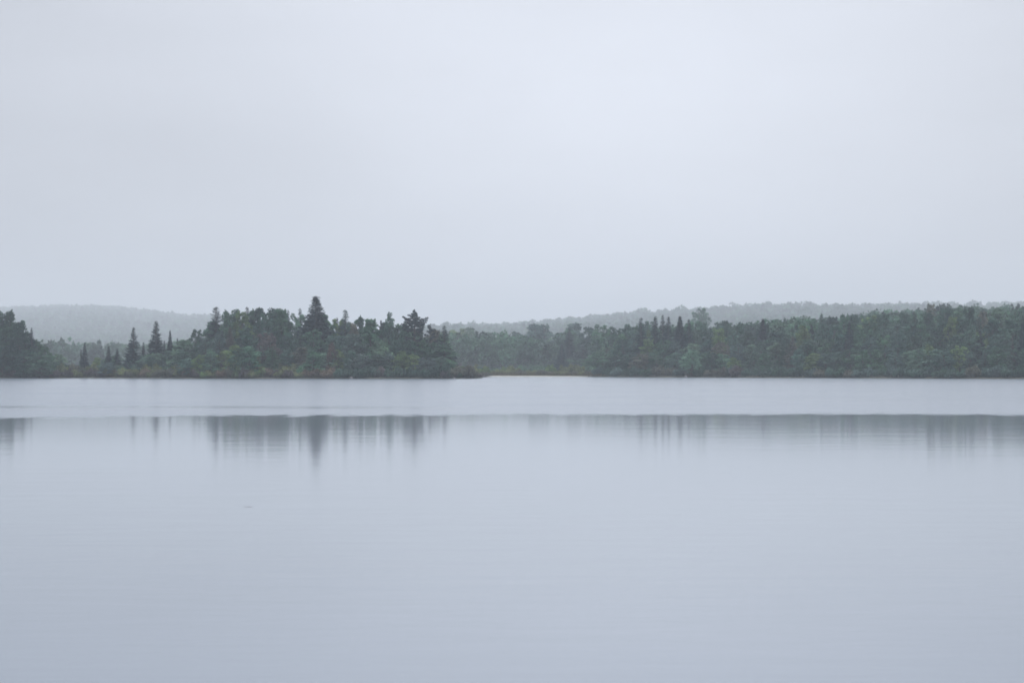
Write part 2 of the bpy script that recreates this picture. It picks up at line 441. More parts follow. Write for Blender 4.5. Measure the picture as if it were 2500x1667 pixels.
def terrain(x, y):
    x = np.asarray(x, float); y = np.asarray(y, float)
    px = to_px(x, y); s = y - ip(SHORE, px) - 0.8 * np.sin(x * 0.35) - 0.5 * np.sin(x * 0.9 + 1)
    under = np.maximum(-2.5, s * 0.07)
    rise = np.clip(s / 4.0, 0, 1) * 0.38
    land = rise + ip(SLOPE, px) * np.clip(s - 12, 0, 420) + 0.15 * np.sin(x * 0.21) * np.sin(y * 0.17) * np.clip(s / 10, 0, 1)
    f = np.clip((y - ip(HILL_0, px)) / (ip(HILL_1, px) - ip(HILL_0, px)), 0, 1); f = f * f * (3 - 2 * f)
    base = ip(SLOPE, px) * np.clip(y - ip(SHORE, px) - 12, 0, 420)
    land = land + f * np.maximum(ip(HILL_H, px) - base, 0) + f * 2.5 * np.sin(x * 0.012 + y * 0.004)
    return np.where(s < 0, under, land)


def structure(o): o['kind'] = 'structure'; return o


cols = np.concatenate([np.linspace(-8500, -900, 24), np.linspace(-800, 3300, 420), np.linspace(3400, 10800, 24)])
rows = np.concatenate([np.linspace(180, 330, 8), np.linspace(336, 560, 130), np.linspace(566, 1000, 60), np.linspace(1020, 5500, 100), np.linspace(5600, 6400, 6)])
PX, RY = np.meshgrid(cols, rows); GX = (PX - 1250) / FPX * RY
V = np.stack([GX, RY, terrain(GX, RY)], -1).reshape(-1, 3)
nc, nr = len(cols), len(rows)
i0 = (np.arange(nr - 1)[:, None] * nc + np.arange(nc - 1)[None, :]).ravel()
F = np.stack([i0, i0 + 1, i0 + nc + 1, i0 + nc], 1).ravel()
structure(link('ground', mesh_np('ground', V, F, 4, M_GROUND, smooth=True)))

me = bpy.data.meshes.new('lake')
me.from_pydata([(-6500, -2500, 0), (6500, -2500, 0), (6500, 5500, 0), (-6500, 5500, 0)], [], [(0, 1, 2, 3)])
me.materials.append(water_mat()); structure(link('lake', me))

# pale sand strip in the mouth of the cove, right of the wooded point
bx = []
for i, px in enumerate(np.linspace(1188, 1440, 30)):
    taper = min(1, (1440 - px) / 150)
    y1 = float(ip(SHORE, px)) + 2.0; y0 = y1 - 3 - (24 if px > 1200 else 12) * taper
    for y, z in ((y0, -0.03), (y0 + 2.0, 0.05), (y1, 0.16), (y1 + 4, 0.10)):
        bx.append(((px - 1250) / FPX * y, y, z))
bx = np.array(bx); bf = []
for i in range(29):
    for k in range(3): bf += [i * 4 + k, (i + 1) * 4 + k, (i + 1) * 4 + k + 1, i * 4 + k + 1]
structure(link('beach', mesh_np('beach', bx, bf, 4, M_SAND, smooth=True)))

# ------------------------------------------------------------------ planting
PROTO = {
    'round': [leafy_proto(11 + i, 'round') for i in range(4)],
    'upright': [leafy_proto(31 + i, 'upright') for i in range(4)],
    'loose': [leafy_proto(51 + i, 'loose') for i in range(4)],
    'broad': [leafy_proto(71 + i, 'broad') for i in range(3)],
    'spruce': [spruce_proto(101 + i, 2.1, 1.4, 0.28) for i in range(4)],
    'spire': [spruce_proto(121 + i, 1.3, 1.4, 0.22, 0.9) for i in range(3)],
    'dense_spruce': [spruce_proto(131 + i, 2.3, 2.0, 0.18, 0.92) for i in range(2)],
    'ragged_spruce': [spruce_proto(141 + i, 2.3, 1.1, 0.40, 0.7, 0.1) for i in range(3)],
    'pine': [pine_proto(161 + i, 2.6, 26, 0.55) for i in range(3)],
    'flat_pine': [level_pine_proto(171)],
}
TOP = {}
for group_ in PROTO.values():
    for tr, cr, w0 in group_:
        zz = np.empty(len(cr.vertices) * 3, np.float32); cr.vertices.foreach_get('co', zz)
        TOP[cr.name] = float(np.percentile(zz[2::3], 99.96))
SHRUBS = [shrub_proto(201 + i) for i in range(6)]
KIND_NAME = {'spruce': 'spruce_tree', 'spire': 'spruce_tree', 'dense_spruce': 'spruce_tree', 'ragged_spruce': 'spruce_tree', 'pine': 'pine_tree', 'flat_pine': 'pine_tree'}
GREEN = {                                       # leaf colours
    'mid green': (0.059, 0.138, 0.078), 'dull green': (0.058, 0.115, 0.087), 'dark green': (0.032, 0.078, 0.056), 'yellow-green': (0.111, 0.178, 0.066),
    'pale green': (0.093, 0.167, 0.110), 'brownish': (0.100, 0.106, 0.076), 'reddish': (0.098, 0.070, 0.052), 'needle': (0.013, 0.037, 0.038), 'grey-green': (0.073, 0.122, 0.108),
    'russet': (0.132, 0.106, 0.074), 'olive': (0.128, 0.154, 0.066), 'plum-brown': (0.088, 0.077, 0.074), 'deep green': (0.041, 0.090, 0.058),
}
ORD = ['first', 'second', 'third', 'fourth', 'fifth', 'sixth', 'seventh', 'eighth', 'ninth', 'tenth', 'eleventh', 'twelfth', 'thirteenth', 'fourteenth', 'fifteenth', 'sixteenth',
       'seventeenth', 'eighteenth', 'nineteenth', 'twentieth']
PLANTED = []                                    # every tree: dict(root, px, zone, row, colour, landmark)


def plant(kind, px, top, d, colour, w=None, label=None, group=None, zone='', row='', landmark=None, v=None):
    """a tree whose tip reaches photo row `top` when it stands d metres out at photo column px"""
    x = (px - 1250) / FPX * d
    z = float(terrain(x, d)); z = max(z, 0.05)
    h = CAM_H + (HOR - top) / FPX * d - z
    tr, cr, w0 = random.choice(PROTO[kind]) if v is None else PROTO[kind][v % len(PROTO[kind])]
    sz = h / TOP[cr.name]
    sx = (w / FPX * d / w0) if w else sz * random.uniform(0.9, 1.15)
    name = KIND_NAME.get(kind, 'leafy_tree')
    e = bpy.data.objects.new(name, None); C.objects.link(e)
    e.location = (x, d, z); e.rotation_euler = (0, 0, 0.15 if kind == 'flat_pine' else random.uniform(0, 6.28)); e.scale = (sx, sx, sz)
    e['category'] = 'tree'
    if label: e['label'] = label
    if group: e['group'] = group
    t_ = link('trunk', tr, e); c_ = link('crown', cr, e)
    col = GREEN[colour]; j = random.uniform(0.78, 1.25)
    c_.color = (col[0] * j * random.uniform(0.93, 1.07), col[1] * j, col[2] * j * random.uniform(0.93, 1.07), 1)
    PLANTED.append(dict(root=e, px=px, zone=zone, row=row, colour=colour, landmark=landmark, fixed=bool(label)))
    return e


def SL(tab, px): return float(np.interp(px, [p for p, _ in tab], [q for _, q in tab]))


# --- trees one can pick out by their outline: kind, column, tip, distance, colour, width, label, landmark
G_W, G_P, G_R = 'trees on the wooded point', 'trees on the low left shore', 'trees of the right-hand shore forest'
FEATURED = [
    # far left clump
    ('broad', -6, 756, 402, 'deep green', 78, 'dark leafy tree cut off by the left edge of the photo', 'left-edge tree', 'left', G_P),
    ('loose', 22, 756, 399, 'deep green', 62, 'tall dark leafy tree with feathery top at far left', 'feathery far-left tree', 'left', G_P),
    ('loose', 46, 782, 397, 'dark green', 60, 'dark leafy tree on the falling right side of the far-left clump', None, 'left', G_P),
    ('ragged_spruce', 77, 800, 398, 'needle', 40, 'ragged dark conifer on the right shoulder of the far-left clump', 'clump-side conifer', 'left', G_P),
    ('round', 108, 845, 397, 'mid green', 40, 'small round leafy tree at the right foot of the far-left clump', 'small round tree', 'left', G_P),
    ('spire', 207, 836, 408, 'needle', 30, 'short narrow spruce, leftmost of the lone spruces on the low shore', 'leftmost lone spruce', 'left', G_P),
    ('spire', 198, 853, 411, 'needle', 15, 'tiny spruce touching the left side of the leftmost lone spruce', None, 'left', G_P),
    ('spire', 265, 846, 412, 'needle', 34, 'small pointed spruce, left one of a close pair on the low shore', 'left paired spruce', 'left', G_P),
    ('spruce', 286, 852, 410, 'needle', 40, 'small bushy spruce, right one of a close pair on the low shore', 'right paired spruce', 'left', G_P),
    ('spruce', 326, 800, 408, 'needle', 68, 'tall shaggy spruce standing free left of the taller lone spruce', 'shaggy lone spruce', 'left', G_P),
    ('spire', 350, 836, 412, 'needle', 26, 'small dark spruce between the two tall lone spruces', None, 'left', G_P),
    ('spruce', 381, 784, 410, 'needle', 78, 'tallest lone spruce on the low shore, with spreading middle branches', 'tallest lone spruce', 'left', G_P),
    ('spire', 401, 832, 413, 'needle', 20, 'little spruce close right of the tallest lone spruce', None, 'left', G_P),
    ('dense_spruce', 415, 807, 409, 'needle', 36, 'slim needle-pointed dark spruce just left of the wooded point', 'slim pointed spruce', 'left', G_P),
    ('spire', 433, 826, 407, 'needle', 24, 'small spruce right of the slim needle-pointed spruce', None, 'left', G_P),
    # skyline of the wooded point
    ('ragged_spruce', 527, 750, 404, 'needle', 120, 'ragged spruce with long drooping branches at left end of the wood', 'ragged left-end spruce', 'point', G_W),
    ('ragged_spruce', 552, 758, 408, 'needle', 64, 'thin conifer top just right of the ragged left-end spruce', None, 'point', G_W),
    ('upright', 570, 755, 405, 'dull green', 58, 'dull green leafy top between two thin conifers on the skyline', None, 'point', G_W),
    ('ragged_spruce', 581, 755, 410, 'needle', 60, 'thin ragged conifer top, third from the left end of the wood', None, 'point', G_W),
    ('ragged_spruce', 603, 750, 407, 'needle', 70, 'open-branched conifer top standing above the left half of the wood', 'open-branched conifer', 'point', G_W),
    ('round', 634, 750, 404, 'dark green', 56, 'dark rounded tree bulging above the skyline left of the tallest spruce', 'dark rounded top', 'point', G_W),
    ('upright', 664, 752, 406, 'dark green', 52, 'dark upright top right of the dark rounded skyline tree', None, 'point', G_W),
    ('ragged_spruce', 678, 754, 409, 'needle', 56, 'small conifer tip midway between dark rounded top and tallest spruce', None, 'point', G_W),
    ('upright', 692, 757, 405, 'dull green', 54, 'dull green spiky leafy top left of the tallest spruce', None, 'point', G_W),
    ('ragged_spruce', 703, 757, 409, 'needle', 50, 'faint thin conifer tip among spiky leafy tops near the tallest spruce', None, 'point', G_W),
    ('ragged_spruce', 733, 753, 404, 'needle', 62, 'small ragged conifer tip standing next left of the tallest spruce', 'next-left conifer', 'point', G_W),
    ('dense_spruce', 771, 724, 398, 'needle', 165, 'tallest spruce on the wooded point, broad pyramid above all other trees', 'tallest spruce', 'point', G_W),
    ('spire', 823, 776, 404, 'needle', 30, 'small pointed conifer between tallest spruce and fluffy cone-shaped tree', None, 'point', G_W),
    ('ragged_spruce', 843, 757, 401, 'grey-green', 92, 'fluffy grey-green cone-shaped tree right of the tallest spruce', 'fluffy cone tree', 'point', G_W),
    ('loose', 882, 770, 402, 'dull green', 42, 'leafy tree with a split, wind-blown top right of the fluffy cone', 'split-top tree', 'point', G_W),
    ('upright', 906, 778, 400, 'mid green', 54, 'leafy tree right of the split-top tree, with small upright shoots', None, 'point', G_W),
    ('spire', 930, 782, 404, 'needle', 30, 'small dark conifer tip left of the antler-branched tree', None, 'point', G_W),
    ('loose', 950, 762, 400, 'dull green', 42, 'thin leafy tree with upright antler-like branches left of the pine', 'antler-branched tree', 'point', G_W),
    ('flat_pine', 1012, 756, 394, 'needle', 62, 'dark pine with long level limbs rising above the point', 'level-limbed pine', 'point', G_W),
    ('round', 985, 787, 398, 'dark green', 44, 'dark round leafy tree close left of the level-limbed pine', None, 'point', G_W),
    ('pine', 1050, 790, 396, 'needle', 44, 'small dark pine right of the level-limbed pine', None, 'point', G_W),
    ('ragged_spruce', 1085, 795, 392, 'needle', 76, 'ragged conifer, last tall one before the tip of the point', 'last conifer', 'point', G_W),
    # picked-out crowns inside the wood
    ('upright', 571, 842, 385, 'yellow-green', 50, 'bright yellow-green young tree low in the wood, left of the tallest spruce', 'bright young tree', 'point', G_W),
    ('loose', 600, 846, 385, 'grey-green', 36, 'thin pale tree right of the bright yellow-green young tree', None, 'point', G_W),
    ('loose', 628, 868, 384, 'olive', 30, 'short olive sapling low at the shore, right of thin pale tree', None, 'point', G_W),
    ('round', 808, 836, 388, 'reddish', 34, 'tree with rusty orange leaves right below the tallest spruce', None, 'point', G_W),
    ('round', 866, 788, 397, 'brownish', 40, 'brownish leafy crown below the fluffy cone tree', None, 'point', G_W),
    ('round', 1010, 864, 384, 'yellow-green', 34, 'yellow-green bush-like tree low under the level-limbed pine', None, 'point', G_W),
    ('broad', 655, 812, 388, 'plum-brown', 64, 'dark purplish-brown leafy tree in the middle of the wood', None, 'point', G_W),
    # right-hand shore
    ('upright', 1310, 789, 760, 'grey-green', 60, 'hazy leafy tree above the cove, left of its neighbour with flat top', 'hazy cove tree', 'right', G_R),
    ('round', 1330, 790, 760, 'grey-green', 56, 'hazy flat-topped leafy tree above the cove', None, 'right', G_R),
    ('upright', 1400, 787, 720, 'grey-green', 60, 'hazy tree with twin upright tips behind the cove', None, 'right', G_R),
    ('spruce', 1390, 803, 640, 'needle', 64, 'dark spruce at the right side of the cove, below twin tips', 'cove spruce', 'right', G_R),
    ('spruce', 1372, 838, 600, 'needle', 44, 'short dark conifer at the foot of the cove spruce', None, 'right', G_R),
    ('ragged_spruce', 1565, 776, 470, 'needle', 70, 'dark conifer at the left end of the dark skyline stand', 'left dark conifer', 'right', G_R),
    ('spruce', 1600, 773, 470, 'needle', 70, 'dark bushy conifer second from left in the dark skyline stand', None, 'right', G_R),
    ('ragged_spruce', 1618, 769, 475, 'needle', 54, 'thin twisted conifer top in the middle of the dark skyline stand', None, 'right', G_R),
    ('spruce', 1632, 774, 468, 'needle', 66, 'pointed conifer right of the thin twisted conifer top', None, 'right', G_R),
    ('dense_spruce', 1660, 773, 462, 'needle', 84, 'broad dark conifer at right end of the dark skyline stand', 'broad dark conifer', 'right', G_R),
    ('spruce', 1682, 780, 466, 'needle', 62, 'dark conifer just left of the big hazy round tree', None, 'right', G_R),
    ('broad', 1708, 752, 880, 'mid green', 60, 'big hazy round tree standing high above the forest skyline', 'big hazy round tree', 'right', G_R),
    ('dense_spruce', 1863, 779, 452, 'needle', 76, 'dark spruce on the slope, right of the big hazy round tree', 'slope spruce', 'right', G_R),
    ('round', 1918, 826, 428, 'dark green', 36, 'dark oval crown in mid-forest right of the slope spruce', None, 'right', G_R),
    ('spire', 1942, 795, 450, 'needle', 30, 'small dark conifer above the dark oval crown', None, 'right', G_R),
    ('spruce', 1966, 800, 448, 'needle', 54, 'leaning dark conifer right of small dark conifer on the slope', None, 'right', G_R),
    ('spruce', 2074, 785, 425, 'needle', 72, 'tall dark spruce midway along the right-hand forest', 'tall right-hand spruce', 'right', G_R),
    ('spruce', 2066, 828, 418, 'needle', 70, 'lower dark spruce at the foot of the tall right-hand spruce', None, 'right', G_R),
    ('round', 2210, 782, 440, 'dark green', 44, 'dark rounded crown on the upper slope, right of tall spruce', 'dark rounded crown', 'right', G_R),
    ('spruce', 2316, 768, 420, 'needle', 54, 'dark narrow conifer high in the right part of the forest', 'high narrow conifer', 'right', G_R),
    ('spruce', 2393, 806, 392, 'needle', 64, 'dark conifer in the lower right forest near the photo edge', 'lower-right conifer', 'right', G_R),
    ('broad', 2272, 741, 480, 'brownish', 40, 'brownish leafy crown poking above the right skyline', None, 'right', G_R),
    ('spruce', 2496, 790, 378, 'needle', 60, 'dark conifer cut by the right edge of the photo', None, 'right', G_R),
    ('upright', 2272, 840, 392, 'yellow-green', 40, 'yellow-green fan-topped young tree in the lower right forest', 'fan-topped young tree', 'right', G_R),
    ('round', 1690, 852, 436, 'pale green', 50, 'pale yellowish-green leafy tree low below the big hazy round tree', None, 'right', G_R),
]
for kind, px, top, d, colour, w, lab, lm, zone, grp in FEATURED:
    plant(kind, px, top, d, colour, w, lab, grp, zone, 'featured', lm)

# --- filling trees, row by row
POINT_SKY = [(440, 828), (470, 815), (500, 800), (520, 778), (540, 764), (600, 762), (700, 763), (760, 768), (800, 778), (830, 782), (860, 786), (900, 786), (940, 792), (985, 796), (1030, 800), (1060, 806), (1085, 815), (1110, 834), (1135, 872)]
RIGHT_SKY = [(1080, 808), (1150, 800), (1200, 797), (1300, 795), (1350, 800), (1420, 795), (1480, 790), (1560, 784), (1700, 784), (1760, 784), (1850, 786), (1900, 776), (1960, 766), (2060, 767), (2110, 752), (2160, 764), (2230, 757), (2300, 748), (2420, 745), (2500, 742), (2600, 742)]
LEAFY = ['round', 'upright', 'loose', 'broad']


def pick(weights): return random.choices(list(weights), list(weights.values()))[0]


MIXW = {'mid green': 5, 'dull green': 5, 'dark green': 4, 'yellow-green': 2.2, 'pale green': 2.2, 'brownish': 0.8, 'grey-green': 2, 'deep green': 3}


def fill_row(zone, group, row, x0, x1, step, dist, top, kinds, width, colours=MIXW):
    px = x0
    while px < x1:
        p = px + random.uniform(-0.3, 0.3) * step
        plant(pick(kinds), p, top(p) + random.uniform(-6, 10), dist(p) + random.uniform(-3, 3), pick(colours), width * random.uniform(0.8, 1.3), None, group, zone, row)
        px += step * random.uniform(0.8, 1.2)


LW = {'round': 3, 'upright': 3, 'loose': 3, 'broad': 2, 'spruce': 1.2}
fill_row('point', G_W, 'back row', 455, 1100, 30, lambda p: 402, lambda p: SL(POINT_SKY, p) - 4, LW, 58)
fill_row('point', G_W, 'middle row', 450, 1118, 29, lambda p: 393, lambda p: SL(POINT_SKY, p) + 0.30 * (900 - SL(POINT_SKY, p)), LW, 56)
fill_row('point', G_W, 'front row', 450, 1132, 30, lambda p: 386, lambda p: SL(POINT_SKY, p) + 0.60 * (905 - SL(POINT_SKY, p)), LW, 54)
LOW = [(90, 862), (140, 872), (180, 884), (240, 868), (300, 872), (345, 862), (390, 846), (440, 842), (470, 850)]
fill_row('left', G_P, 'back row', 128, 450, 27, lambda p: 411, lambda p: SL(LOW, p) - 2, {'round': 3, 'upright': 2, 'loose': 3, 'spire': 1}, 40)
fill_row('left', G_P, 'front row', 100, 460, 30, lambda p: 404, lambda p: SL(LOW, p) + 16, {'round': 3, 'upright': 2, 'broad': 2}, 44)
fill_row('left', G_P, 'back row', -30, 96, 24, lambda p: 400, lambda p: 772 + max(0, p) * 0.62, {'round': 2, 'broad': 2, 'loose': 1}, 66, {'dark green': 4, 'deep green': 3, 'mid green': 1})
fill_row('left', G_P, 'front row', -30, 110, 30, lambda p: 396, lambda p: 838 + max(0, p) * 0.28, {'round': 2, 'broad': 2}, 60, {'dark green': 4, 'deep green': 3, 'mid green': 1})

sh = lambda p: float(ip(SHORE, p))
cove = lambda p: 240 * max(0.0, min(1.0, (1500 - p) / 170))       # the forest stands well back from the cove
RW = {'round': 4, 'broad': 4, 'upright': 1.5, 'loose': 2, 'spruce': 0.7}
fill_row('right', G_R, 'back row', 1090, 2540, 33, lambda p: sh(max(p, 1200)) + 62 + cove(p), lambda p: SL(RIGHT_SKY, p) + 4, RW, 56)
fill_row('right', G_R, 'upper row', 1095, 2540, 33, lambda p: sh(max(p, 1200)) + 40 + cove(p), lambda p: SL(RIGHT_SKY, p) + 0.18 * (905 - SL(RIGHT_SKY, p)), RW, 56)
fill_row('right', G_R, 'middle row', 1100, 2540, 34, lambda p: sh(max(p, 1200)) + 24 + cove(p) * 0.95, lambda p: SL(RIGHT_SKY, p) + 0.40 * (905 - SL(RIGHT_SKY, p)), RW, 56)
fill_row('right', G_R, 'front row', 1160, 2540, 34, lambda p: sh(max(p, 1200)) + 11 + cove(p) * 0.8, lambda p: SL(RIGHT_SKY, p) + 0.64 * (905 - SL(RIGHT_SKY, p)), RW, 52)

# every filling tree is told apart by its row and by the nearest tree with an outline of its own
PLACE = {'left': 'on the low left shore', 'point': 'on the wooded point', 'right': 'in the right-hand forest'}
for zone in ('left', 'point', 'right'):
    marks = [p for p in PLANTED if p['zone'] == zone and p['landmark']]
    for row in ('back row', 'upper row', 'middle row', 'front row'):
        ts = sorted([p for p in PLANTED if p['zone'] == zone and p['row'] == row], key=lambda p: p['px'])
        count = {}
        near = [min(marks, key=lambda m: abs(m['px'] - t['px'])) for t in ts]
        for side in (-1, 1):
            seq = list(range(len(ts)))
            if side < 0: seq.reverse()
            for i in seq:
                t, m = ts[i], near[i]
                if (t['px'] >= m['px']) != (side > 0): continue
                key = (m['landmark'], side); count[key] = count.get(key, 0) + 1
                word = {'needle': 'dark'}.get(t['colour'], t['colour'])
                what = {'spruce_tree': 'spruce', 'pine_tree': 'pine'}.get(t['root'].name.split('.')[0], 'leafy tree')
                t['root']['label'] = f"{word} {what}, {row}, {ORD[count[key] - 1]} to the {'right' if side > 0 else 'left'} of the {m['landmark']}"

# ------------------------------------------------------------------ shrubs along the waterline
SHRUB_LIST = []


def shrub(px, d, h, w, colour, zone):
    x = (px - 1250) / FPX * d; z = max(float(terrain(x, d)), 0.0)
    o = link('shrub', random.choice(SHRUBS)); o.location = (x, d, z - 0.05)
    o.scale = (w / 2.0, w / 2.0, h / 1.1); o.rotation_euler = (0, 0, random.uniform(0, 6.28))
    col = GREEN[colour]; j = random.uniform(0.85, 1.15); o.color = (col[0] * j, col[1] * j, col[2] * j, 1)
    o['category'] = 'shrub'; o['group'] = 'shrubs along the waterline'
    SHRUB_LIST.append((px, zone, colour, o))


def shrub_row(x0, x1, step, off, h, colours, zone, w=2.6):
    px = x0
    while px < x1:
        d = sh(px) + off * random.uniform(0.7, 1.4)
        hh = h(px) if callable(h) else h
        shrub(px, d, hh * random.uniform(0.75, 1.25), w * random.uniform(0.8, 1.35), pick(colours), zone)
        px += step * random.uniform(0.75, 1.25)


BOG = {'russet': 3, 'olive': 4, 'plum-brown': 3, 'yellow-green': 1.2, 'brownish': 3}
DARKB = {'deep green': 4, 'dark green': 4, 'brownish': 1.5, 'plum-brown': 1, 'dull green': 3}
shrub_row(-10, 130, 22, 2.2, 2.2, DARKB, 'left')
shrub_row(130, 440, 18, 2.4, lambda p: 1.8, BOG, 'left')
shrub_row(130, 440, 24, 6.0, lambda p: 2.4, {'olive': 3, 'mid green': 3, 'brownish': 2}, 'left')
shrub_row(440, 830, 19, 1.8, lambda p: 2.0 if p < 700 else 1.7, BOG, 'point')
shrub_row(450, 830, 26, 4.8, 2.3, {'olive': 3, 'mid green': 2, 'brownish': 2, 'russet': 1}, 'point')
shrub_row(830, 1135, 21, 2.0, 2.0, DARKB, 'point')
shrub_row(1090, 1150, 13, 2.4, lambda p: 3.0 - (p - 1090) / 60 * 1.0, {'brownish': 3, 'dark green': 2, 'plum-brown': 2}, 'point')
for px, d, h in ((1146, 381, 2.0), (1156, 383, 1.5), (1164, 386, 1.0), (1171, 389, 0.6)):
    shrub(px, d, h, 1.9, 'plum-brown' if px != 1156 else 'brownish', 'point')
shrub_row(1185, 1460, 20, 6.0, 1.3, {'olive': 5, 'brownish': 3, 'grey-green': 2}, 'cove', 3.0)
shrub_row(1185, 1460, 23, 22.0, 2.4, {'olive': 4, 'pale green': 3, 'yellow-green': 1.5}, 'cove', 3.4)
shrub_row(1460, 2530, 25, 2.6, 2.1, {'dull green': 4, 'brownish': 3, 'grey-green': 2, 'deep green': 3, 'plum-brown': 1}, 'right', 3.0)
for px, d, h in ((1136, 500, 1.8), (1146, 470, 2.0), (1152, 520, 2.2), (1161, 480, 1.9), (1166, 540, 2.4), (1172, 505, 2.0), (1180, 530, 2.4)):
    shrub(px, d, h, 2.6, random.choice(['olive', 'grey-green', 'brownish']), 'cove')
ALLMARKS = [p for p in PLANTED if p['landmark']]
for zone in ('left', 'point', 'cove', 'right'):
    mz = {'cove': 'right'}.get(zone, zone)
    marks = [p for p in ALLMARKS if p['zone'] == mz]
    ss = sorted([s for s in SHRUB_LIST if s[1] == zone], key=lambda s: s[0])
    count = {}
    for side in (-1, 1):
        for s in (ss if side > 0 else ss[::-1]):
            m = min(marks, key=lambda q: abs(q['px'] - s[0]))
            if (s[0] >= m['px']) != (side > 0): continue
            k = (m['landmark'], side); count[k] = count.get(k, 0) + 1
            where = 'cove shore' if zone == 'cove' else 'waterline'
            s[3]['label'] = f"{s[2]} {where} shrub, {ORD[count[k] - 1]} to the {'right' if side > 0 else 'left'} below the {m['landmark']}"

# ------------------------------------------------------------------ rocks and a floating twig
def rock(px, d, size, seed, label):
    r = np.random.default_rng(seed)
    import bmesh
    bm = bmesh.new(); bmesh.ops.create_icosphere(bm, subdivisions=3, radius=1.0)
    ph = r.uniform(0, 6.28, 6); pl = unit(r.normal(size=(7, 3))); of = r.uniform(0.62, 0.95, 7)
    for v in bm.verts:
        p = np.array(v.co)
        for n_, o_ in zip(pl, of):
            k = p @ n_ - o_
            if k > 0: p = p - n_ * k * 0.85
        p = p * (1 + 0.05 * math.sin(5 * p[0] + ph[0]) * math.sin(4 * p[1] + ph[1]))
        v.co = p
    m = bpy.data.meshes.new('rock'); bm.to_mesh(m); bm.free(); m.materials.append(M_ROCK)
    o = link('rock', m); x = (px - 1250) / FPX * d
    o.location = (x, d, size * 0.22); o.scale = (size * 0.62, size * 0.55, size * 0.48); o.rotation_euler = (0, 0, r.uniform(0, 6))
    o['label'] = label; o['category'] = 'rock'; o['group'] = 'pale rocks along the shore'


rock(858, 376.5, 0.5, 1, 'pale rock at the waterline right of the tallest spruce')
rock(1109, 375.5, 0.40, 2, 'small pale rock at the waterline near the tip of the point')
rock(1674, 427.5, 0.6, 3, 'pale rock at the waterline below the big hazy round tree')

tx, ty = (606 - 1250) / FPX * 24.9, 24.9
paths = [([(-0.075, 0, 0.000), (-0.02, 0.01, 0.006), (0.03, 0.0, 0.004), (0.07, 0.012, -0.002)], [0.002, 0.004, 0.004, 0.002]),
         ([(-0.02, 0.01, 0.006), (-0.005, 0.05, 0.012)], [0.003, 0.001]), ([(0.03, 0, 0.004), (0.055, -0.04, 0.010)], [0.003, 0.001])]
tv, tf = tubes(paths, 6)
o = link('twig', mesh_np('twig', tv, tf, 4, M_TWIG, smooth=True)); o.location = (tx, ty, 0.001); o.scale = (0.8, 0.5, 0.3)
o['label'] = 'tiny dark twig floating alone on the calm water at lower left'; o['category'] = 'twig'

